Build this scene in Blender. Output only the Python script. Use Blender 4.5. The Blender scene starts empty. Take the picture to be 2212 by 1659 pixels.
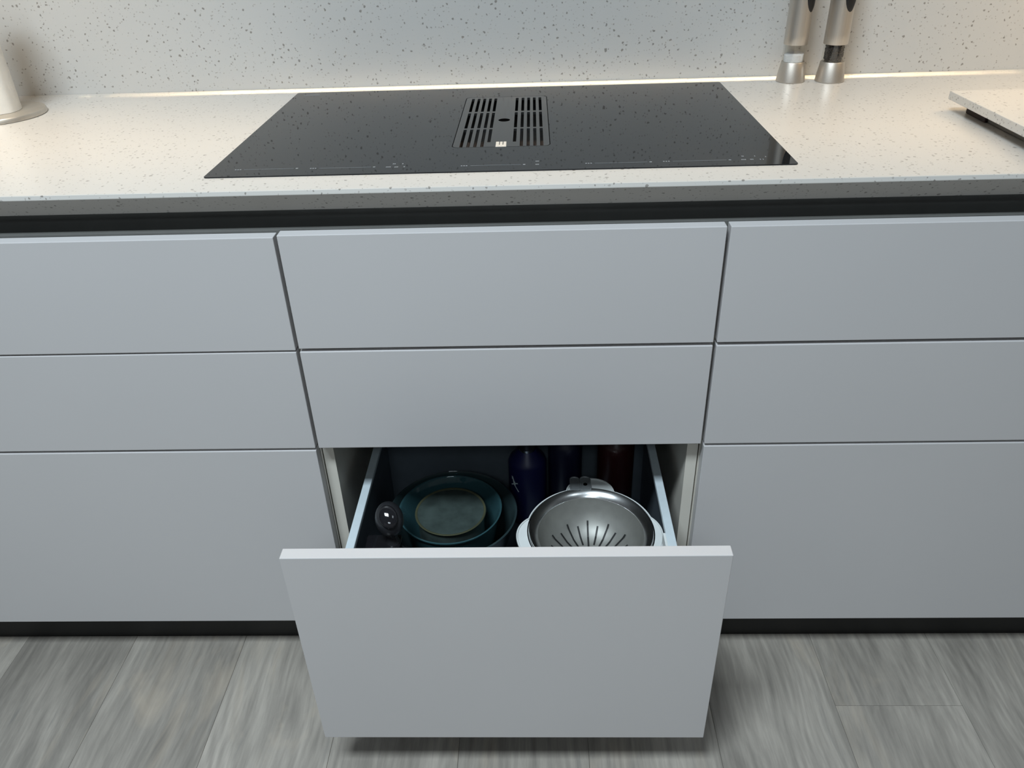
import bpy, bmesh, math, random
from mathutils import Vector, Matrix
random.seed(7)
PI = math.pi
C = bpy.context.scene.collection
sc = bpy.context.scene

# ------------------------------------------------------------------ camera
cam_data = bpy.data.cameras.new('camera')
cam = bpy.data.objects.new('camera', cam_data); C.objects.link(cam)
cam_data.sensor_fit = 'HORIZONTAL'; cam_data.sensor_width = 36.0
cam_data.lens = 36.0 * 1696.6 / 2212.0
cam_data.clip_start = 0.02
right = Vector((0.99935915, 0.02027173, -0.0295017))
up = Vector((0.01409269, 0.53479653, 0.84486334))
fwd = Vector((-0.03290425, 0.84473767, -0.53416812))
ZT = 0.85                                   # height of the top edge of the drawer fronts
m = Matrix((right, up, -fwd)).transposed().to_4x4()
m.translation = Vector((0.34594, -0.98407, 0.38323 + ZT))
cam.matrix_world = m
sc.camera = cam

# ------------------------------------------------------------------ light
sc.view_settings.view_transform = 'Standard'
sc.view_settings.look = 'None'
sc.view_settings.gamma = 1.0
sc.view_settings.use_curve_mapping = False
sc.view_settings.exposure = 0.0
world = bpy.data.worlds.new('room_ambient'); sc.world = world
world.use_nodes = True
bgn = world.node_tree.nodes['Background']
bgn.inputs[0].default_value = (0.86, 0.94, 1.0, 1)
bgn.inputs[1].default_value = 0.07

def area(name, loc, size, power, col, target=None, sy=None, spread=180):
    d = bpy.data.lights.new(name, 'AREA')
    d.shape = 'RECTANGLE'; d.size = size; d.size_y = sy or size
    d.energy = power; d.color = col; d.spread = math.radians(spread)
    o = bpy.data.objects.new(name, d); C.objects.link(o)
    o.location = loc
    if target is not None:
        o.rotation_euler = (Vector(target) - Vector(loc)).to_track_quat('-Z', 'Y').to_euler()
    return o

COOL = (0.80, 0.92, 1.0)
WARM = (1.0, 0.74, 0.44)
area('ceiling_lamp', (-0.30, -1.30, 3.20), 0.95, 97, COOL, sy=0.50)
area('ceiling_lamp_right', (1.50, -1.30, 3.20), 0.5, 4, COOL, sy=0.5)
area('fill_light_back', (0.25, -3.2, 3.0), 0.9, 22, COOL, sy=0.6)  # added fill light, evens the drawer fronts from top to bottom
CT = ZT + 0.0613                            # worktop height
# led strip in the slot behind the wall cabinets, and the warm under-cabinet lamps
LED = (1.0, 0.78, 0.46)
area('led_strip', (0.38, 0.603, CT + 0.46), 1.26, 0.33, LED, sy=0.030, spread=2.0)
for xl, w in ((-.28, .75), (-.34, .52), (-.40, .34), (-.46, .20), (-.52, .10), (1.04, .85), (1.10, .65), (1.16, .45), (1.22, .30), (1.28, .18)):
    area('led_strip_end', (xl, 0.603, CT + 0.46), 0.06, 0.0157 * w, LED, sy=0.030, spread=2.0)
area('under_cabinet_lamp', (0.38, 0.22, CT + 0.50), 2.6, 2.1, WARM, sy=0.03, spread=95)
area('under_cabinet_lamp_left', (-0.62, 0.36, CT + 0.50), 0.3, 0.75, WARM, sy=0.10)
area('under_cabinet_lamp_right', (1.40, 0.36, CT + 0.50), 0.3, 1.9, WARM, sy=0.10)

# ------------------------------------------------------------------ materials
def new_mat(name):
    mt = bpy.data.materials.new(name); mt.use_nodes = True
    nt = mt.node_tree
    return mt, nt, nt.nodes['Principled BSDF']

def mat(name, col, rough=0.5, metal=0.0, noise=0.0, nscale=40.0, trans=0.0, spec=0.5, ior=1.5, bump=0.0, bscale=300.0, stretch=(1, 1, 1), aniso=0.0, alpha=1.0):
    mt, nt, b = new_mat(name)
    b.inputs['Base Color'].default_value = (*col, 1)
    b.inputs['Roughness'].default_value = rough
    b.inputs['Metallic'].default_value = metal
    b.inputs['IOR'].default_value = ior
    b.inputs['Specular IOR Level'].default_value = spec
    b.inputs['Transmission Weight'].default_value = trans
    if aniso: b.inputs['Anisotropic'].default_value = aniso
    tc = nt.nodes.new('ShaderNodeTexCoord'); mp = nt.nodes.new('ShaderNodeMapping')
    mp.inputs['Scale'].default_value = stretch
    nt.links.new(tc.outputs['Object'], mp.inputs[0])
    if noise:
        n = nt.nodes.new('ShaderNodeTexNoise'); n.inputs['Scale'].default_value = nscale; n.inputs['Detail'].default_value = 4
        nt.links.new(mp.outputs[0], n.inputs['Vector'])
        r = nt.nodes.new('ShaderNodeValToRGB')
        r.color_ramp.elements[0].position = .3; r.color_ramp.elements[1].position = .7
        r.color_ramp.elements[0].color = (*[c * (1 - noise) for c in col], 1)
        r.color_ramp.elements[1].color = (*[min(1, c * (1 + noise)) for c in col], 1)
        nt.links.new(n.outputs['Fac'], r.inputs[0]); nt.links.new(r.outputs[0], b.inputs['Base Color'])
    if bump:
        n2 = nt.nodes.new('ShaderNodeTexNoise'); n2.inputs['Scale'].default_value = bscale; n2.inputs['Detail'].default_value = 3
        nt.links.new(mp.outputs[0], n2.inputs['Vector'])
        bp = nt.nodes.new('ShaderNodeBump'); bp.inputs['Strength'].default_value = bump; bp.inputs['Distance'].default_value = 0.0005
        nt.links.new(n2.outputs['Fac'], bp.inputs['Height']); nt.links.new(bp.outputs[0], b.inputs['Normal'])
    return mt

def quartz(name, base, rough):
    mt, nt, b = new_mat(name)
    N = nt.nodes.new; L = nt.links.new
    tc = N('ShaderNodeTexCoord')
    ns = N('ShaderNodeTexNoise'); ns.inputs['Scale'].default_value = 170; ns.inputs['Detail'].default_value = 2
    L(tc.outputs['Object'], ns.inputs['Vector'])
    sub = N('ShaderNodeVectorMath'); sub.operation = 'SUBTRACT'; sub.inputs[1].default_value = (.5, .5, .5)
    L(ns.outputs['Color'], sub.inputs[0])
    scl = N('ShaderNodeVectorMath'); scl.operation = 'SCALE'; scl.inputs['Scale'].default_value = 0.006
    L(sub.outputs[0], scl.inputs[0])
    add = N('ShaderNodeVectorMath'); add.operation = 'ADD'
    L(tc.outputs['Object'], add.inputs[0]); L(scl.outputs[0], add.inputs[1])
    prev = None
    colour = base
    last = None
    for i, (s, rmax, spot, gain) in enumerate(((122, .29, (.20, .18, .16), .80), (180, .31, (.32, .295, .27), .62))):
        v = N('ShaderNodeTexVoronoi'); v.inputs['Scale'].default_value = s
        off = N('ShaderNodeVectorMath'); off.operation = 'ADD'; off.inputs[1].default_value = (i * 3.17, i * 1.3, i * 7.7)
        L(add.outputs[0], off.inputs[0]); L(off.outputs[0], v.inputs['Vector'])
        sep = N('ShaderNodeSeparateColor'); L(v.outputs['Color'], sep.inputs[0])
        pw = N('ShaderNodeMath'); pw.operation = 'POWER'; pw.inputs[1].default_value = 1.3; L(sep.outputs[0], pw.inputs[0])
        rad = N('ShaderNodeMath'); rad.operation = 'MULTIPLY'; rad.inputs[1].default_value = rmax; L(pw.outputs[0], rad.inputs[0])
        df = N('ShaderNodeMath'); df.operation = 'SUBTRACT'; L(rad.outputs[0], df.inputs[0]); L(v.outputs['Distance'], df.inputs[1])
        mr = N('ShaderNodeMapRange'); mr.inputs['From Min'].default_value = -0.01; mr.inputs['From Max'].default_value = 0.05
        mr.inputs['To Max'].default_value = gain
        L(df.outputs[0], mr.inputs['Value'])
        mx = N('ShaderNodeMix'); mx.data_type = 'RGBA'
        L(mr.outputs[0], mx.inputs['Factor'])
        if last is None: mx.inputs['A'].default_value = (*base, 1)
        else: L(last, mx.inputs['A'])
        mx.inputs['B'].default_value = (*spot, 1)
        last = mx.outputs['Result']
    L(last, b.inputs['Base Color'])
    b.inputs['Roughness'].default_value = rough
    return mt

def wood(name):
    mt, nt, b = new_mat(name)
    N = nt.nodes.new; L = nt.links.new
    tc = N('ShaderNodeTexCoord'); oi = N('ShaderNodeObjectInfo')
    mul = N('ShaderNodeMath'); mul.operation = 'MULTIPLY'; mul.inputs[1].default_value = 37.0
    L(oi.outputs['Random'], mul.inputs[0])
    cmb = N('ShaderNodeCombineXYZ'); L(mul.outputs[0], cmb.inputs[0]); L(mul.outputs[0], cmb.inputs[1]); L(mul.outputs[0], cmb.inputs[2])
    add = N('ShaderNodeVectorMath'); add.operation = 'ADD'; L(tc.outputs['Object'], add.inputs[0]); L(cmb.outputs[0], add.inputs[1])
    # slow wander so that the grain is not perfectly straight
    wn = N('ShaderNodeTexNoise'); wn.inputs['Scale'].default_value = 3.5; wn.inputs['Detail'].default_value = 1
    L(add.outputs[0], wn.inputs['Vector'])
    ws = N('ShaderNodeVectorMath'); ws.operation = 'SCALE'; ws.inputs['Scale'].default_value = 0.035; L(wn.outputs['Color'], ws.inputs[0])
    ad2 = N('ShaderNodeVectorMath'); ad2.operation = 'ADD'; L(add.outputs[0], ad2.inputs[0]); L(ws.outputs[0], ad2.inputs[1])
    def streak(sx, sy, det, lo, hi, c0, c1, dist=0.0):
        mp = N('ShaderNodeMapping'); mp.inputs['Scale'].default_value = (sx, sy, 1); L(ad2.outputs[0], mp.inputs[0])
        n = N('ShaderNodeTexNoise'); n.inputs['Scale'].default_value = 1; n.inputs['Detail'].default_value = det; n.inputs['Roughness'].default_value = .62; n.inputs['Distortion'].default_value = dist
        L(mp.outputs[0], n.inputs['Vector'])
        r = N('ShaderNodeValToRGB'); r.color_ramp.elements[0].position = lo; r.color_ramp.elements[1].position = hi
        r.color_ramp.elements[0].color = (*c0, 1); r.color_ramp.elements[1].color = (*c1, 1)
        L(n.outputs['Fac'], r.inputs[0]); return r.outputs[0], n.outputs['Fac']
    broad, _ = streak(10, 1.9, 8, .30, .72, (.235, .214, .19), (.44, .40, .355), .9)
    fine, ff = streak(120, 9, 6, .30, .72, (.68, .68, .67), (1.24, 1.24, 1.21))
    tan, _ = streak(9, 3.0, 4, .58, .76, (0, 0, 0), (1, 1, 1), 1.2)
    dark, _ = streak(40, 4.5, 4, .62, .76, (0, 0, 0), (1, 1, 1), .5)
    def mix(fac, a, bb, mode='MIX', facv=None):
        mx = N('ShaderNodeMix'); mx.data_type = 'RGBA'; mx.blend_type = mode
        if fac is None: mx.inputs['Factor'].default_value = facv
        else: L(fac, mx.inputs['Factor'])
        for s, v in (('A', a), ('B', bb)):
            if isinstance(v, tuple): mx.inputs[s].default_value = (*v, 1)
            else: L(v, mx.inputs[s])
        return mx.outputs['Result']
    def scaled(fac, k):
        q = N('ShaderNodeMath'); q.operation = 'MULTIPLY'; q.inputs[1].default_value = k; L(fac, q.inputs[0]); return q.outputs[0]
    # cathedral rings
    mpw = N('ShaderNodeMapping'); mpw.inputs['Scale'].default_value = (10, 1.3, 1); L(ad2.outputs[0], mpw.inputs[0])
    nw = N('ShaderNodeTexNoise'); nw.inputs['Scale'].default_value = 1; nw.inputs['Detail'].default_value = .5; L(mpw.outputs[0], nw.inputs['Vector'])
    mw = N('ShaderNodeMath'); mw.operation = 'MULTIPLY'; mw.inputs[1].default_value = 90; L(nw.outputs['Fac'], mw.inputs[0])
    sn = N('ShaderNodeMath'); sn.operation = 'SINE'; L(mw.outputs[0], sn.inputs[0])
    mr = N('ShaderNodeMapRange'); mr.inputs['From Min'].default_value = -1; mr.inputs['To Min'].default_value = .90; mr.inputs['To Max'].default_value = 1.06
    L(sn.outputs[0], mr.inputs['Value'])
    c = mix(None, broad, fine, 'MULTIPLY', .7)
    c = mix(None, c, mr.outputs[0], 'MULTIPLY', .8)
    c = mix(scaled(dark, .45), c, (.16, .16, .155))
    c = mix(scaled(tan, .5), c, (.50, .42, .33))
    br = N('ShaderNodeMapRange'); br.inputs['To Min'].default_value = .93; br.inputs['To Max'].default_value = 1.07; L(oi.outputs['Random'], br.inputs['Value'])
    c = mix(None, c, br.outputs[0], 'MULTIPLY', 1.0)
    L(c, b.inputs['Base Color'])
    b.inputs['Roughness'].default_value = .5
    bp = N('ShaderNodeBump'); bp.inputs['Strength'].default_value = .25; bp.inputs['Distance'].default_value = .0006
    L(ff, bp.inputs['Height']); L(bp.outputs[0], b.inputs['Normal'])
    return mt

def clear(name):
    mt, nt, b = new_mat(name); nt.nodes.remove(b)
    out = nt.nodes['Material Output']
    tr = nt.nodes.new('ShaderNodeBsdfTransparent'); tr.inputs[0].default_value = (.95, .95, .94, 1)
    gl = nt.nodes.new('ShaderNodeBsdfGlossy'); gl.inputs['Roughness'].default_value = .05
    mx = nt.nodes.new('ShaderNodeMixShader'); mx.inputs[0].default_value = .06
    nt.links.new(tr.outputs[0], mx.inputs[1]); nt.links.new(gl.outputs[0], mx.inputs[2])
    nt.links.new(mx.outputs[0], out.inputs['Surface'])
    return mt

M = dict(
    quartz=quartz('speckled_quartz', (.585, .56, .525), .30),
    wall=quartz('speckled_quartz_wall', (.565, .555, .535), .32),
    front=mat('grey_lacquer', (.61, .593, .592), .42, noise=.012, nscale=3, bump=.03, bscale=1500),
    carcass=mat('beige_melamine', (.72, .685, .61), .5, noise=.02, nscale=20),
    carcass_in=mat('grey_melamine', (.5, .52, .52), .5, noise=.02, nscale=20),
    black=mat('black_matt', (.007, .007, .007), .55, noise=.1, nscale=30),
    channel=mat('anthracite_aluminium', (.20, .20, .19), .42, .3, noise=.05, nscale=25),
    glass_top=mat('black_ceramic_glass', (.008, .009, .011), .02, noise=.05, nscale=10, ior=1.37),
    vent=mat('dark_vent_cover', (.020, .021, .022), .12, noise=.05, nscale=10, ior=1.52),
    filter=mat('grease_filter', (.05, .036, .03), .6, noise=.5, nscale=60),
    print=mat('printed_grey', (.22, .24, .26), .6, noise=.05, nscale=100),
    logo=mat('logo_white', (.60, .57, .52), .45, noise=.03, nscale=100),
    steel=mat('brushed_steel', (.66, .61, .55), .46, 1.0, noise=.07, nscale=6, stretch=(400, 400, 1.5)),
    steel_bowl=mat('brushed_bowl_steel', (.33, .33, .31), .52, .75, noise=.06, nscale=60),
    tab=mat('grey_steel_tab', (.30, .32, .33), .35, .4, noise=.05, nscale=80),
    hole_shade=mat('painted_hole_shade', (.002, .002, .002), .9, spec=0.0, noise=.05, nscale=80),  # near-black colour standing in for the shade inside holes
    olive=mat('olive_glass_edge', (.075, .080, .048), .15, noise=.05, nscale=40),
    holder=mat('warm_satin_steel', (.60, .55, .48), .42, .8, noise=.05, nscale=60),
    steel_dark=mat('satin_steel', (.45, .45, .43), .30, 1.0, noise=.08, nscale=60),
    chrome=mat('polished_steel', (.78, .79, .79), .24, 1.0, noise=.05, nscale=80),
    rail=mat('satin_aluminium', (.76, .86, .91), .34, .25, noise=.03, nscale=60),
    side=mat('anthracite_steel', (.15, .18, .21), .40, .3, noise=.05, nscale=40),
    rubber=mat('black_rubber', (.007, .007, .0075), .5, noise=.1, nscale=80),
    gloss_black=mat('gloss_black_plastic', (.012, .012, .014), .06, noise=.1, nscale=80),
    soft_black=mat('soft_black_plastic', (.020, .021, .024), .33, noise=.1, nscale=80),
    paper=mat('paper_towel', (.80, .76, .70), .9, noise=.03, nscale=60, bump=.9, bscale=120),
    salt=mat('salt_grains', (.82, .82, .84), .6, noise=.08, nscale=500, bump=1.0, bscale=900),
    pepper=mat('peppercorns', (.040, .031, .024), .6, noise=.7, nscale=260, bump=.6, bscale=500),
    acrylic=clear('clear_acrylic'),
    white=mat('white_plastic', (.74, .77, .76), .35, noise=.02, nscale=40),
    glass_teal=mat('teal_glass', (.05, .13, .15), .05, trans=.40, ior=1.45, noise=.03, nscale=20),
    glass_dark=mat('smoked_glass', (.035, .06, .065), .06, trans=.25, ior=1.45, noise=.05, nscale=20),
    frost=mat('clouded_glass', (.048, .066, .062), .22, noise=.25, nscale=40),
    blue=mat('navy_powder_coat', (.008, .010, .075), .42, noise=.08, nscale=300),
    navy=mat('dark_navy_coat', (.005, .006, .028), .42, noise=.08, nscale=300),
    red=mat('dark_red_coat', (.035, .007, .007), .3, noise=.08, nscale=100),
    emblem=mat('emblem_grey', (.75, .85, .88), .5, noise=.05, nscale=100),
    strip=mat('grey_metal_strip', (.22, .20, .18), .35, .6, noise=.1, nscale=60),
    brown=mat('dark_brown_pad', (.030, .012, .010), .6, noise=.1, nscale=60),
    wood=wood('grey_vinyl_plank'),
    sub=mat('screed', (.06, .06, .06), .9, noise=.2, nscale=20),
)

# ------------------------------------------------------------------ helpers
def root_loc(p):
    while p.parent: p = p.parent
    return p.location.copy()

def obj(name, bm, material, parent=None, smooth=None, loc=None):
    if loc is None: loc = root_loc(parent) if parent else Vector((0, 0, 0))
    loc = Vector(loc)
    bmesh.ops.translate(bm, verts=bm.verts, vec=-loc)
    bmesh.ops.recalc_face_normals(bm, faces=bm.faces)
    me = bpy.data.meshes.new(name)
    if smooth:
        for f in bm.faces: f.smooth = True
        lim = math.radians(smooth)
        for e in bm.edges:
            e.smooth = not (len(e.link_faces) == 2 and e.calc_face_angle(0) > lim)
    bm.to_mesh(me); bm.free()
    o = bpy.data.objects.new(name, me); C.objects.link(o)
    me.materials.append(material)
    if parent: o.parent = parent
    else: o.location = loc
    return o

def thing(name, label, cat, loc, group=None):
    o = bpy.data.objects.new(name, None); C.objects.link(o)
    o.empty_display_size = .05
    o.location = loc; o['label'] = label; o['category'] = cat
    if group: o['group'] = group
    return o

def tag(o, label, cat, group=None):
    o['label'] = label; o['category'] = cat
    if group: o['group'] = group
    return o

def struct(o):
    o['kind'] = 'structure'; return o

def box(bm, x0, x1, y0, y1, z0, z1, bev=0.0, seg=2):
    r = bmesh.ops.create_cube(bm, size=1)
    vs = r['verts']
    for v in vs:
        v.co = Vector((x0 + (v.co.x + .5) * (x1 - x0), y0 + (v.co.y + .5) * (y1 - y0), z0 + (v.co.z + .5) * (z1 - z0)))
    if bev:
        es = list({e for v in vs for e in v.link_edges})
        bmesh.ops.bevel(bm, geom=es, offset=bev, segments=seg, profile=.5, affect='EDGES')
    return bm

def nb(): return bmesh.new()
def B(*a, **k): return box(nb(), *a, **k)

def prism_x(bm, prof, x0, x1):
    """profile of (y, z) points extruded along x"""
    a = [bm.verts.new((x0, y, z)) for y, z in prof]
    b = [bm.verts.new((x1, y, z)) for y, z in prof]
    n = len(prof)
    bm.faces.new(a); bm.faces.new(b[::-1])
    for i in range(n): bm.faces.new((a[i], a[(i + 1) % n], b[(i + 1) % n], b[i]))
    return bm

def plate(bm, loop, z0, z1, holes=()):
    """flat plate with holes: outline of (x, y) points, filled and given thickness"""
    edges = []
    for lp in [loop, *holes]:
        vs = [bm.verts.new((x, y, z1)) for x, y in lp]
        edges += [bm.edges.new((vs[i], vs[(i + 1) % len(vs)])) for i in range(len(vs))]
    r = bmesh.ops.triangle_fill(bm, edges=edges, use_beauty=True, use_dissolve=False)
    faces = [f for f in r['geom'] if isinstance(f, bmesh.types.BMFace)]
    e = bmesh.ops.extrude_face_region(bm, geom=faces)
    bmesh.ops.translate(bm, verts=[v for v in e['geom'] if isinstance(v, bmesh.types.BMVert)], vec=(0, 0, z0 - z1))
    # keep the starting faces as the top
    if not all(f.is_valid for f in faces): pass
    return bm

def rect(x0, x1, y0, y1, r=0.0, n=6):
    if not r: return [(x0, y0), (x1, y0), (x1, y1), (x0, y1)]
    out = []
    for cx, cy, a in ((x1 - r, y0 + r, -90), (x1 - r, y1 - r, 0), (x0 + r, y1 - r, 90), (x0 + r, y0 + r, 180)):
        for i in range(n + 1):
            t = math.radians(a + 90 * i / n); out.append((cx + r * math.cos(t), cy + r * math.sin(t)))
    return out

def lathe(bm, prof, cx, cy, n=48, z=0.0, closed=False):
    """profile of (radius, z) turned about the vertical through (cx, cy)"""
    rings = []
    for r, h in prof:
        if r < 1e-6: rings.append([bm.verts.new((cx, cy, z + h))])
        else: rings.append([bm.verts.new((cx + r * math.cos(2 * PI * i / n), cy + r * math.sin(2 * PI * i / n), z + h)) for i in range(n)])
    pairs = list(zip(rings, rings[1:]))
    if closed: pairs.append((rings[-1], rings[0]))
    for a, b in pairs:
        if len(a) == 1 and len(b) == 1: continue
        for i in range(n):
            j = (i + 1) % n
            if len(a) == 1: bm.faces.new((a[0], b[j], b[i]))
            elif len(b) == 1: bm.faces.new((a[i], a[j], b[0]))
            else: bm.faces.new((a[i], a[j], b[j], b[i]))
    return bm

def ellipsoid(bm, c, rx, ry, rz, rot=None, u=24, v=14):
    r = bmesh.ops.create_uvsphere(bm, u_segments=u, v_segments=v, radius=1)
    mm = Matrix.Translation(c) @ (rot.to_4x4() if rot else Matrix.Identity(4)) @ Matrix.Diagonal((rx, ry, rz, 1))
    bmesh.ops.transform(bm, matrix=mm, verts=r['verts'])
    return bm

def tube(bm, pts, r, n=8, closed=False):
    pts = [Vector(p) for p in pts]; rings = []
    k = len(pts)
    for i, p in enumerate(pts):
        if closed: t = pts[(i + 1) % k] - pts[i - 1]
        else: t = pts[min(i + 1, k - 1)] - pts[max(i - 1, 0)]
        t.normalize()
        a = t.orthogonal() if abs(t.z) > .95 else t.cross(Vector((0, 0, 1)))
        a.normalize(); b = t.cross(a)
        rings.append([bm.verts.new(p + r * (math.cos(2 * PI * j / n) * a + math.sin(2 * PI * j / n) * b)) for j in range(n)])
    rng = range(k) if closed else range(k - 1)
    for i in rng:
        A, Bq = rings[i], rings[(i + 1) % k]
        for j in range(n): bm.faces.new((A[j], A[(j + 1) % n], Bq[(j + 1) % n], Bq[j]))
    if not closed: bm.faces.new(rings[0]); bm.faces.new(rings[-1][::-1])
    return bm

# ------------------------------------------------------------------ setting: floor, wall
floor = struct(obj('floor', B(-2.25, 2.85, -3.1, .66, -.03, -.0035), M['sub']))
PW = 0.2194
mesh_cache = {}
def plank(x0, y0, y1):
    L = round(y1 - y0, 3)
    if L not in mesh_cache:
        bm = nb(); box(bm, .0002, PW - .0002, .0002, L - .0002, -.003, 0, bev=.0005, seg=1)
        o = obj('plank', bm, M['wood'], floor, loc=(0, 0, 0)); mesh_cache[L] = o.data
    else:
        o = bpy.data.objects.new('plank', mesh_cache[L]); C.objects.link(o); o.parent = floor
    o.location = (x0, y0, 0)
joints = {7: -.1076, 3: -.62, 4: -1.02, 5: -.93, 6: -.56, 8: -.70, 2: -.86, 1: -.48}
LEN = 1.22
for k in range(-8, 16):
    x0 = -.455 + (k - 1) * PW
    if x0 + PW > 2.85 or x0 < -2.25: continue
    j = joints.get(k, -.25 - ((k * 0.437) % 1.0) * 1.1)
    ys = [j]
    while ys[0] - LEN > -3.1: ys.insert(0, ys[0] - LEN)
    ys.insert(0, -3.1)
    while ys[-1] + LEN < .66: ys.append(ys[-1] + LEN)
    ys.append(.66)
    for a, b in zip(ys, ys[1:]):
        if b - a > .03: plank(x0, a, b)

struct(obj('wall_back', B(-2.25, 2.85, .625, .66, 0, 2.5), M['wall']))

# ------------------------------------------------------------------ worktop with its undercut front edge
def zz(v): return v + ZT
TOP = .0613
front_prof = [(.162, zz(TOP)), (.162, zz(.0240)), (.032, zz(.0240)), (.0000, zz(.0548)), (-.0004, zz(.0554)), (-.0003, zz(.0562)),
              (.0014, zz(.0606)), (.0024, zz(TOP))]
bm = nb()
WX0, WX1 = -1.23, 1.83
prism_x(bm, front_prof, WX0, WX1)
box(bm, WX0, WX1, .508, .6245, zz(.0240), zz(TOP))
box(bm, WX0, .216, .162, .508, zz(.0240), zz(TOP))
box(bm, .378, WX1, .162, .508, zz(.0240), zz(TOP))
tag(obj('worktop', bm, M['quartz'], loc=(.3, .3, zz(.0240))), 'long cream speckled quartz worktop with undercut front edge over the grey drawers', 'worktop')

# dark handle channel under the worktop
bm = nb()
prism_x(bm, [(.0215, zz(0)), (.0215, zz(-.028)), (.066, zz(-.028)), (.066, zz(.0238)), (.060, zz(.0238)), (.060, zz(-.018)), (.034, zz(-.018)), (.031, zz(0))], WX0 + .002, WX1 - .002)
tag(obj('handle_channel', bm, M['channel'], loc=(.3, .04, zz(-.028))), 'dark recessed finger channel running between worktop and drawer fronts', 'profile')

# plinth
tag(obj('plinth', B(WX0 + .002, WX1 - .002, .05, .066, .0, .099), M['black'], loc=(.3, .058, 0)), 'black recessed plinth on the floor under the grey cabinets', 'plinth')

# ------------------------------------------------------------------ drawer cabinets
SIDE = [(.0215, -.75), (.0215, -.03), (.067, -.03), (.067, .0237), (.61, .0237), (.61, -.75)]
def side_panel(name, x0, x1, parent, material):
    return obj(name, prism_x(nb(), [(y, zz(z)) for y, z in SIDE], x0, x1), material, parent)

def front_panel(name, x0, x1, z0, z1, parent, y=0.0):
    return obj(name, B(x0, x1, y, y + .0188, zz(z0), zz(z1), bev=.0009, seg=2), M['front'], parent)

Z1B, Z2T, Z2B, Z3T, Z3B = -.1739, -.1794, -.3535, -.3584, -.75
def cabinet(x0, x1, label, dz1, centre=False):
    """x0..x1: width of the drawer fronts"""
    t = thing('drawer_cabinet', label, 'cabinet', ((x0 + x1) / 2, .30, zz(-.75)), None)
    side_panel('side_panel', x0 - .0015, x0 + .0155, t, M['carcass'])
    side_panel('side_panel', x1 - .0155, x1 + .0015, t, M['carcass'])
    obj('bottom_panel', B(x0 + .0155, x1 - .0155, .0215, .61, zz(-.75), zz(-.734)), M['carcass_in'], t)
    obj('back_panel', B(x0 + .0155, x1 - .0155, .594, .61, zz(-.734), zz(.0237)), M['carcass_in'], t)
    front_panel('drawer', x0, x1, Z1B + dz1, 0 + dz1, t)
    front_panel('drawer', x0, x1, Z2B, Z2T, t)
    if not centre: front_panel('drawer', x0, x1, Z3B, Z3T, t)
    return t
cabinet(-1.2052, -.0052, 'grey three-drawer cabinet left of the open drawer, all drawers shut', -.0024)
unit = cabinet(0, .597, 'grey drawer cabinet under the hob with its bottom drawer pulled open', 0, True)
cabinet(.6021, 1.8021, 'grey three-drawer cabinet right of the open drawer, all drawers shut', 0)

# the open bottom drawer: front, metal sides with rails, back, base
D = -.2356
FLOORZ = -.665
drawer = front_panel('drawer', 0, .597, Z3B, Z3T, unit, y=D)
for s in (0, 1):
    X = (lambda v: v) if s == 0 else (lambda v: .597 - v + .003)
    def bx(a, b, *r, **k):
        p, q = sorted((X(a), X(b))); return B(p, q, *r, **k)
    obj('drawer_side', bx(.0465, .0520, D + .0188, .245, zz(FLOORZ - .016), zz(-.4765)), M['side'], drawer)
    obj('rail', bx(.046, .0595, D + .0188, .25, zz(-.4765), zz(-.468), bev=.001), M['rail'], drawer)
    obj('runner', bx(.0155, .0455, .03, .50, zz(-.70), zz(-.683)), M['rail'], unit)
obj('drawer_back', B(.0520, .5480, .235, .245, zz(FLOORZ), zz(-.49)), M['side'], drawer)
obj('drawer_base', B(.0520, .5480, D + .0188, .235, zz(FLOORZ - .012), zz(FLOORZ)), M['side'], drawer)
obj('rail_clip', B(.5362, .5405, -.206, -.075, zz(-.49), zz(-.468), bev=.001), M['white'], drawer)

# ------------------------------------------------------------------ induction hob with extractor vent
HX0, HX1, HY0, HY1 = -.1047, .6953, .0582, .5751
HZ = TOP + .0016
hob = thing('induction_hob', 'black glass induction hob with central extractor vent set in the worktop', 'hob', (.2953, .3166, zz(TOP)))
vent_out = rect(.2252, .3682, .1735, .4965, .009)
vent_gap = rect(.2240, .3694, .1722, .4978, .010)
obj('glass_plate', plate(nb(), rect(HX0, HX1, HY0, HY1, .004, 4), zz(TOP + .0003), zz(HZ), [vent_gap]), M['glass_top'], hob)
holes = []
for k, xc in enumerate((.2376, .2479, .2581, .2684, .2779, .3162, .3266, .3367, .3467, .3567)):
    w = .00245
    for (a, b) in ((.3885, .4855), (.2810, .3795), (.1745 if k not in (4, 5) else .1987, .2735)):
        holes.append(rect(xc - w, xc + w, a, b, .0008, 2))
obj('vent_cover', plate(nb(), vent_out, zz(HZ - .004), zz(HZ), holes), M['vent'], hob)
bm = nb()
for a in ((.2215, .2235, .167, .503), (.3705, .3725, .167, .503), (.2235, .3705, .167, .169), (.2235, .3705, .501, .503)):
    box(bm, *a, zz(.0245), zz(TOP - .0006))
box(bm, .2215, .3725, .167, .503, zz(.0243), zz(.0260))
obj('vent_housing', bm, M['black'], hob)
obj('grease_filter', B(.228, .366, .18, .262, zz(.0261), zz(.047), bev=.003), M['filter'], hob)
bm = nb()
lathe(bm, [(0, .00025), (.0090, .00025), (.0096, 0), (0, 0)], 0, 0, 32)
obj('finger_hole_disc', (bmesh.ops.translate(bm, verts=bm.verts, vec=(.2971, .3290, zz(HZ))), bm)[1], M['hole_shade'], hob)  # flat black disc on the cover, painted shade instead of an opening
bm = nb()
lg = [(.2888, .1722), (.3044, .1722), (.3040, .1990), (.3000, .1990), (.2999, .1822), (.2987, .1822), (.2986, .1990), (.2948, .1990), (.2947, .1822), (.2935, .1822), (.2934, .1990), (.2888, .1990)]
plate(bm, lg, zz(HZ), zz(HZ + .0004))
obj('logo', bm, M['logo'], hob)
bm = nb()
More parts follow.
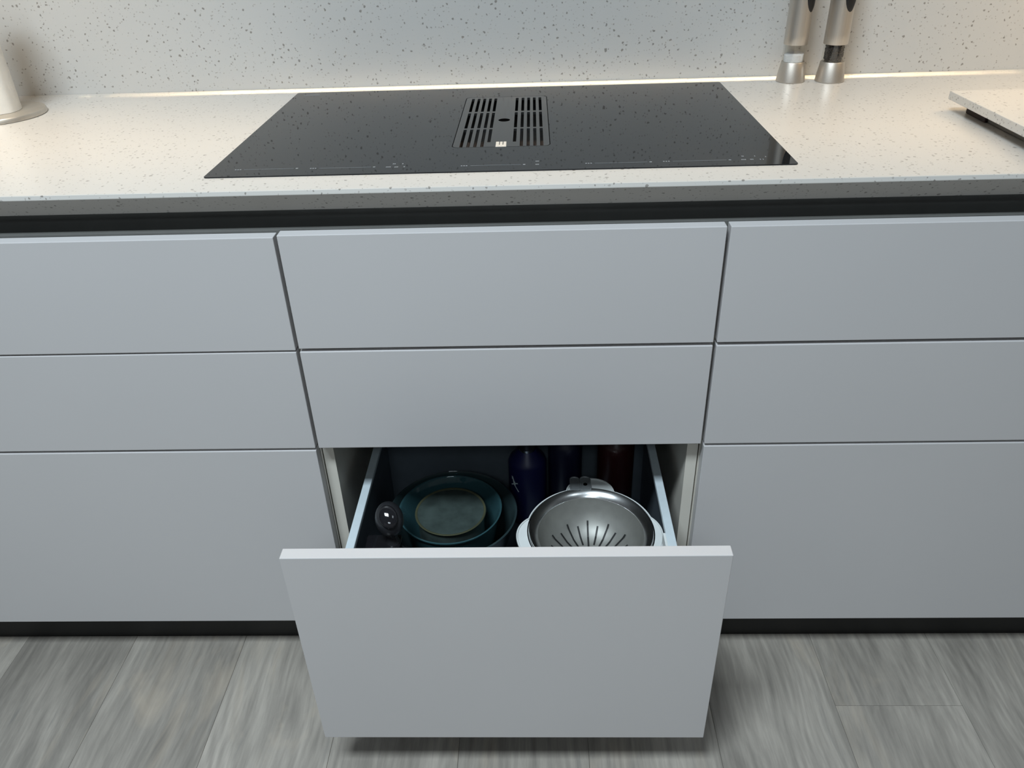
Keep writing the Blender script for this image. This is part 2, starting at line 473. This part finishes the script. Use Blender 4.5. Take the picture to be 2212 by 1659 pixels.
def mark(x0, x1, y, h=.0016): box(bm, x0, x1, y - h / 2, y + h / 2, zz(HZ), zz(HZ + .00015))
for x0, x1, y in ((-.0577, .0117, .0895), (.0481, .1198, .0876), (.2576, .3268, .0834), (.4277, .4986, .0815), (.533, .6055, .0822)):
    mark(x0, x1, y, .0006)
    n = 3
    for i in range(n): mark(x0 - .013 + i * .0034, x0 - .013 + i * .0034 + .0022, y, .003)
    mark(x1 + .0030, x1 + .0062, y, .0034)
for x0, x1, y in ((.1410, .1482, .0860), (.1530, .1585, .0852), (.1655, .1680, .0856), (.1486, .1530, .1000), (.1618, .1640, .0995),
                  (.3471, .3523, .0970), (.3471, .3521, .0824), (.6253, .6320, .0822), (.6372, .6421, .0825), (.6462, .6478, .0972), (.6500, .6518, .0816), (.6540, .6556, .0816), (.6600, .6614, .0933), (.6290, .6325, .0977)):
    n = max(1, round((x1 - x0) / .0018))
    for i in range(n):
        a = x0 + (x1 - x0) * i / n; mark(a, a + (x1 - x0) / n * .72, y, .0038)
mark(-.088, -.058, .553, .0035)
o = obj('control_print', bm, M['print'], hob); o['kind'] = 'stuff'

# ------------------------------------------------------------------ pepper and salt mills
def mill(x, y, label, full, ang):
    z0 = zz(TOP + .0003)
    t = thing('pepper_mill' if full else 'salt_mill', label, 'mill', (x, y, z0), 'steel mills by the wall')
    obj('base', lathe(nb(), [(0, 0), (.0255, 0), (.0262, .001), (.0212, .0335), (.0206, .0345), (0, .0345)], x, y, 48, z0), M['steel'], t, smooth=40)
    obj('window', lathe(nb(), [(.0203, .0346), (.0203, .0642), (.0176, .0642), (.0176, .0346)], x, y, 48, z0, closed=True), M['acrylic'], t, smooth=40)
    prof = [(0, .0643), (.0208, .0643), (.0214, .0652)]
    prof += [(.0214 - .0004 * math.sin(PI * i / 8), .0652 + .130 * i / 8) for i in range(1, 9)]
    prof += [(.0205, .2005), (.017, .2055), (.010, .2085), (0, .2095)]
    obj('body', lathe(nb(), prof, x, y, 48, z0), M['steel'], t, smooth=40)
    bm = nb(); nr, ns = 7, 28                                     # oval thumb button wrapped round the body
    zc, hh, hw = .1535, .0350, .0135
    def P(rho, phi, lift):
        s = hw * rho * math.cos(phi); h = hh * rho * math.sin(phi)
        th = ang - PI / 2 + s / .0214
        r = .0212 + lift
        return Vector((x + r * math.cos(th), y + r * math.sin(th), z0 + zc + h))
    centre = bm.verts.new(P(0, 0, .0012)); rings = []
    for i in range(1, nr + 1):
        rho = i / nr
        rings.append([bm.verts.new(P(rho, 2 * PI * j / ns, .0012 if i < nr else -.0002)) for j in range(ns)])
    for j in range(ns): bm.faces.new((centre, rings[0][j], rings[0][(j + 1) % ns]))
    for a, b in zip(rings, rings[1:]):
        for j in range(ns): bm.faces.new((a[j], b[j], b[(j + 1) % ns], a[(j + 1) % ns]))
    obj('thumb_button', bm, M['rubber'], t, smooth=60)
    if full:
        bm = nb()
        lathe(bm, [(0, .0348), (.0150, .0348), (.0150, .0638), (0, .0638)], x, y, 24, z0)
        rr = random.Random(3)
        for i in range(230):
            th = rr.uniform(0, 2 * PI); h = rr.uniform(.0368, .062); r = .0150
            mm = Matrix.Translation((x + r * math.cos(th), y + r * math.sin(th), z0 + h))
            bmesh.ops.create_icosphere(bm, subdivisions=1, radius=rr.uniform(.0016, .0023), matrix=mm)
        o = obj('peppercorns', bm, M['pepper'], t); o['kind'] = 'stuff'
    else:
        bm = nb(); rr = random.Random(5); n = 28
        hs = [.047 + .0018 * math.sin(2 * PI * j / n + 1.0) + rr.uniform(-.0007, .0007) for j in range(n)]
        lo = [bm.verts.new((x + .0172 * math.cos(2 * PI * j / n), y + .0172 * math.sin(2 * PI * j / n), z0 + .0348)) for j in range(n)]
        hi = [bm.verts.new((x + .0172 * math.cos(2 * PI * j / n), y + .0172 * math.sin(2 * PI * j / n), z0 + hs[j])) for j in range(n)]
        mid = [bm.verts.new((x + .009 * math.cos(2 * PI * j / n), y + .009 * math.sin(2 * PI * j / n), z0 + hs[j] + .0015 + rr.uniform(-.0006, .0006))) for j in range(n)]
        top = bm.verts.new((x, y, z0 + .0495)); bot = bm.verts.new((x, y, z0 + .0348))
        for j in range(n):
            k = (j + 1) % n
            bm.faces.new((lo[j], lo[k], hi[k], hi[j])); bm.faces.new((hi[j], hi[k], mid[k], mid[j])); bm.faces.new((mid[j], mid[k], top)); bm.faces.new((lo[k], lo[j], bot))
        o = obj('salt', bm, M['salt'], t, smooth=80); o['kind'] = 'stuff'
mill(.8262, .5740, 'brushed steel mill with white salt in its clear window, left of the pepper mill', False, math.radians(42))
mill(.8960, .5660, 'brushed steel mill with dark peppercorns in its window, right of the salt mill', True, math.radians(25))

# ------------------------------------------------------------------ paper towel on its holder
tx, ty, tz = -.620, .455, zz(TOP + .0003)
t = thing('paper_towel_holder', 'round steel base of a paper towel holder at the worktop\'s left end', 'holder', (tx, ty, tz))
obj('base', lathe(nb(), [(0, 0), (.0785, 0), (.0795, .001), (.0790, .0065), (.0775, .0085), (.0740, .0088), (0, .0088)], tx, ty, 72, tz), M['holder'], t, smooth=35)
obj('pole', lathe(nb(), [(0, .0088), (.005, .0088), (.005, .300), (.009, .305), (.010, .312), (.006, .320), (0, .322)], tx, ty, 24, tz), M['holder'], t, smooth=40)
t = thing('paper_towel_roll', 'slim roll of white paper towel standing on the round steel holder base', 'paper towel', (tx, ty, tz + .009))
bm = nb(); n = 56
rows = [.0092, .012] + [.012 + .248 * i / 12 for i in range(1, 13)]
def rollr(j):                                                     # one sheet end stands slightly proud
    a = (j / n) % 1.0
    return .0400 + .0018 * max(0, 1 - abs(a - .93) / .05)
out = [[bm.verts.new((tx + rollr(j) * math.cos(2 * PI * j / n), ty + rollr(j) * math.sin(2 * PI * j / n), tz + h)) for j in range(n)] for h in rows]
inn = [[bm.verts.new((tx + .019 * math.cos(2 * PI * j / n), ty + .019 * math.sin(2 * PI * j / n), tz + h)) for j in range(n)] for h in (rows[0], rows[-1])]
for a, b in zip(out, out[1:]):
    for j in range(n): bm.faces.new((a[j], a[(j + 1) % n], b[(j + 1) % n], b[j]))
for j in range(n):
    k = (j + 1) % n
    bm.faces.new((out[0][j], inn[0][j], inn[0][k], out[0][k])); bm.faces.new((out[-1][j], out[-1][k], inn[1][k], inn[1][j])); bm.faces.new((inn[0][j], inn[1][j], inn[1][k], inn[0][k]))
obj('sheets', bm, M['paper'], t, smooth=50)
obj('core', lathe(nb(), [(.0188, .0092), (.0188, .260), (.0172, .260), (.0172, .0092)], tx, ty, 40, tz, closed=True), M['carcass'], t, smooth=40)

# ------------------------------------------------------------------ raised quartz board at the right
t = thing('serving_board', 'thick speckled quartz board raised on dark feet at the worktop\'s right end', 'board', (1.2, .18, zz(TOP)))
obj('slab', B(1.001, 1.42, .045, .3215, zz(.0800), zz(.0925), bev=.0008), M['quartz'], t)
obj('foot', B(1.030, 1.044, .055, .245, zz(TOP + .0002), zz(.0800), bev=.001), M['strip'], t)
obj('foot', B(1.380, 1.394, .055, .300, zz(TOP + .0002), zz(.0800), bev=.001), M['strip'], t)
obj('pad', B(1.026, 1.048, .245, .306, zz(TOP + .0002), zz(.0800), bev=.001), M['brown'], t)

# ------------------------------------------------------------------ things in the open drawer
FZ = zz(FLOORZ) + .0003
# white bowl with three ears, steel strainer in it
cx, cy, rz = .4285, -.030, zz(-.500)
t = thing('white_bowl', 'white plastic bowl with three ears holding the steel strainer in the drawer', 'bowl', (cx, cy, FZ))
H = rz - .004 - FZ
obj('body', lathe(nb(), [(0, 0), (.078, 0), (.084, .004), (.098, .07), (.1035, H), (.1010, H), (.0955, .07), (.081, .008), (0, .006)], cx, cy, 64, FZ), M['white'], t, smooth=40)
def ear_r(deg):
    r = .1045
    for c, h, w in ((87, .0265, 23), (-14, .0115, 30), (194, .0165, 30)):
        d = abs((deg - c + 180) % 360 - 180) / w
        if d < 1: r += h * (1 - d ** 2.6) ** 1.0
    return r
n = 180
def ring(f, off=0): return [(cx + (f(360 * i / n) + off) * math.cos(2 * PI * i / n), cy + (f(360 * i / n) + off) * math.sin(2 * PI * i / n)) for i in range(n)]
obj('flange', plate(nb(), ring(ear_r), rz - .0065, rz - .004, [ring(lambda d: .1015)]), M['white'], t)
bm = nb(); tube(bm, [(x, y, rz - .0035) for x, y in ring(ear_r)], .0016, 6, closed=True)
obj('rim', bm, M['white'], t, smooth=60)

t = thing('steel_strainer', 'round steel strainer with slotted bottom sitting inside the white bowl', 'strainer', (cx, cy, rz - .075))
obj('rim', lathe(nb(), [(.0998, -.0015), (.1008, -.0004), (.1004, .0010), (.0988, .0008), (.0925, -.0034), (.0866, -.0086), (.0862, -.0096), (.0870, -.0100), (.0930, -.0048), (.0985, -.0010)], cx, cy, 96, rz, closed=True), M['chrome'], t, smooth=50)
obj('body', lathe(nb(), [(.0864, -.0092), (.081, -.030), (.069, -.052), (.050, -.066), (.028, -.072), (0, -.073), (0, -.0738), (.028, -.0728), (.0505, -.0668), (.0696, -.0527), (.0817, -.0304), (.0868, -.0098)], cx, cy, 72, rz), M['steel_bowl'], t, smooth=50)
bm = nb()
def surf(r):
    pts = [(0, -.073), (.028, -.072), (.050, -.066), (.069, -.052), (.081, -.030), (.0864, -.0092)]
    for (a, ha), (b, hb) in zip(pts, pts[1:]):
        if r <= b: return ha + (hb - ha) * (r - a) / (b - a)
    return pts[-1][1]
NS = 24
for i in range(NS):
    th = 2 * PI * i / NS; w = .0015
    rs = [.030, .040, .050, .058, .066, .0715]
    if i % 2: rs = [.036, .044, .052, .060, .0665]
    ca, sa = math.cos(th), math.sin(th)
    prev = None
    for r in rs:
        h = surf(r) + .0006
        a = bm.verts.new((cx + (r - .0004) * ca - w * sa, cy + (r - .0004) * sa + w * ca, rz + h)); b = bm.verts.new((cx + (r - .0004) * ca + w * sa, cy + (r - .0004) * sa - w * ca, rz + h))
        if prev: bm.faces.new((prev[0], prev[1], b, a))
        prev = (a, b)
obj('slot_strips', bm, M['black'], t)  # dark strips laid on the steel imitate the shade of cut slots
for k, (x0, x1, hole) in enumerate(((.4000, .4150, False), (.4175, .4345, True))):
    bm = nb()
    lp = [(x0, .066), (x1, .066), (x1, .0935)]
    xm, hw = (x0 + x1) / 2, (x1 - x0) / 2
    lp += [(xm + hw * math.cos(math.radians(a)), .0935 + hw * .75 * math.sin(math.radians(a))) for a in range(20, 180, 20)] + [(x0, .0935)]
    plate(bm, lp, rz + .0004, rz + .0016)
    tube(bm, [(x, y, rz + .0022) for x, y in lp[1:-1]] + [(x0, .0935, rz + .0022), (x0, .066, rz + .0022)], .0013, 6)
    tab = obj('handle_tab', bm, M['tab'], t, smooth=50)
    if hole: obj('tab_hole_disc', plate(nb(), [(xm + .0036 * math.cos(2 * PI * i / 18), .0800 + .0036 * math.sin(2 * PI * i / 18)) for i in range(18)], rz + .0012, rz + .0019), M['hole_shade'], tab)  # hole shown by a black disc, its shade put into the colour

# nested glass ware
gx, gy = .193, .060
t = thing('glass_bowl', 'wide dark smoked glass bowl in the drawer with the teal dish nested inside', 'bowl', (gx, gy, FZ))
Z = zz(-.540) - FZ
prof = [(0, 0), (.066, 0), (.073, .004), (.100, .075), (.1110, Z - .004), (.1135, Z), (.1110, Z + .0015), (.1075, Z - .003), (.0965, .075), (.069, .008), (0, .006)]
obj('body', lathe(nb(), prof, gx, gy, 72, FZ), M['glass_dark'], t, smooth=45)
dx, dy, dz = gx - .004, gy + .004, FZ + .0086
t = thing('glass_dish', 'teal tinted round glass dish nested in the dark glass bowl', 'dish', (dx, dy, dz))
h = zz(-.5345) - dz
prof = [(0, 0), (.058, 0), (.0635, .004), (.078, .062), (.0875, h - .004), (.0905, h - .003), (.0907, h - .0008), (.0890, h), (.0865, h - .002), (.0755, .062), (.0615, .011), (0, .009)]
obj('body', lathe(nb(), prof, dx, dy, 72, dz), M['glass_teal'], t, smooth=45)
uz = dz + .0114
t = thing('small_glass_bowl', 'upturned clouded glass bowl with an olive edge inside the teal dish', 'bowl', (dx, dy, uz))
ut = zz(-.5432) - uz
obj('body', lathe(nb(), [(.0560, 0), (.0580, 0), (.0585, ut), (0, ut), (0, ut - .003), (.0560, ut - .003)], dx, dy, 72, uz, closed=True), M['frost'], t, smooth=40)
obj('edge', lathe(nb(), [(.0586, -.0030), (.0612, -.0022), (.0628, .0004), (.0618, .0020), (.0600, .0014), (.0586, .0003)], dx, dy, 72, uz + ut, closed=True), M['olive'], t, smooth=50)
# small dark glass right behind the drawer front
t = thing('small_glass', 'small dark drinking glass just behind the open drawer front', 'glass', (.293, -.150, FZ))
obj('body', lathe(nb(), [(0, 0), (.022, 0), (.024, .002), (.0265, .140), (.0255, .1405), (.0245, .140), (.022, .008), (0, .006)], .293, -.150, 40, FZ), M['glass_dark'], t, smooth=45)

# black box with a knob
t = thing('lidded_box', 'black box with round glossy-capped knob at the drawer\'s left front corner', 'box', (.095, -.12, FZ))
bz = zz(-.500)
obj('body', B(.066, .121, -.205, -.040, FZ, bz - .012, bev=.005), M['soft_black'], t, smooth=40)
obj('lid', B(.0645, .1225, -.2065, -.0385, bz - .012, bz, bev=.004), M['gloss_black'], t, smooth=40)
obj('edge_trim', B(.0640, .0655, -.205, -.042, bz - .010, bz - .006), M['side'], t)
kx, ky, kz = .108, -.052, zz(-.456)
obj('stem', lathe(nb(), [(0, 0), (.011, 0), (.009, .006), (.0085, .022), (0, .022)], kx + .002, ky - .004, 24, bz), M['soft_black'], t, smooth=40)
view = (cam.matrix_world.translation - Vector((kx, ky, kz))).normalized()
nrm = (view + Vector((-.10, .02, .25))).normalized()
q = Vector((0, 0, 1)).rotation_difference(nrm).to_matrix()
knob = obj('knob', ellipsoid(nb(), Vector((kx, ky, kz)), .0225, .0285, .0225, Matrix.Rotation(.35, 3, 'Z') @ Matrix.Rotation(.9, 3, 'X')), M['soft_black'], t, smooth=80)
capc = Vector((kx, ky, kz)) + nrm * .0195
obj('cap', ellipsoid(nb(), capc, 0.0145, .0195, .0055, q @ Matrix.Rotation(.40, 3, 'Z')), M['gloss_black'], knob, smooth=80)

# bottles at the back of the drawer
def bottle(x, y, r, h, label, material, name='water_bottle'):
    t = thing(name, label, 'bottle', (x, y, FZ), 'bottles at the back of the open drawer')
    sh = h - .016
    obj('body', lathe(nb(), [(0, 0), (r - .003, 0), (r, .003), (r, sh - .012), (r - .003, sh - .004), (r - .010, sh + .004), (.0165, h), (0, h)], x, y, 48, FZ), material, t, smooth=45)
    obj('collar', lathe(nb(), [(0, h), (.0160, h), (.0160, h + .007), (0, h + .007)], x, y, 40, FZ), M['chrome'], t, smooth=40)
    obj('cap', lathe(nb(), [(0, h + .007), (.019, h + .007), (.020, h + .009), (.020, h + .028), (.018, h + .031), (0, h + .031)], x, y, 40, FZ), M['soft_black'], t, smooth=40)
    return t
b1 = bottle(.324, .190, .0360, .163, 'navy blue water bottle with pale emblem, left of the three bottles', M['blue'])
bottle(.395, .188, .0315, .205, 'dark navy bottle standing between the blue bottle and the red one', M['navy'])
bottle(.489, .187, .0340, .205, 'dark red bottle at the back right of the open drawer', M['red'])
# emblem: a leaping figure, laid round the bottle
bm = nb()
def E(s, h):
    th = math.radians(-132) + 1.5 * s / .0362
    return Vector((.324 + .0364 * math.cos(th), .190 + .0364 * math.sin(th), zz(-.565) + h * 1.25))
for (a, b, w) in (((-.004, .013), (-.001, .004), .0026), ((-.001, .005), (.000, -.002), .0034), ((.000, -.002), (.006, -.012), .0016), ((.000, .001), (.005, .004), .0018), ((-.001, .000), (-.006, -.004), .0018), ((-.005, .009), (-.001, .006), .0014)):
    d = Vector((b[0] - a[0], b[1] - a[1])).normalized(); nx, nz = -d.y * w / 2, d.x * w / 2
    bm.faces.new([bm.verts.new(E(*p)) for p in ((a[0] + nx, a[1] + nz), (a[0] - nx, a[1] - nz), (b[0] - nx, b[1] - nz), (b[0] + nx, b[1] + nz))])
obj('emblem', bm, M['emblem'], b1)
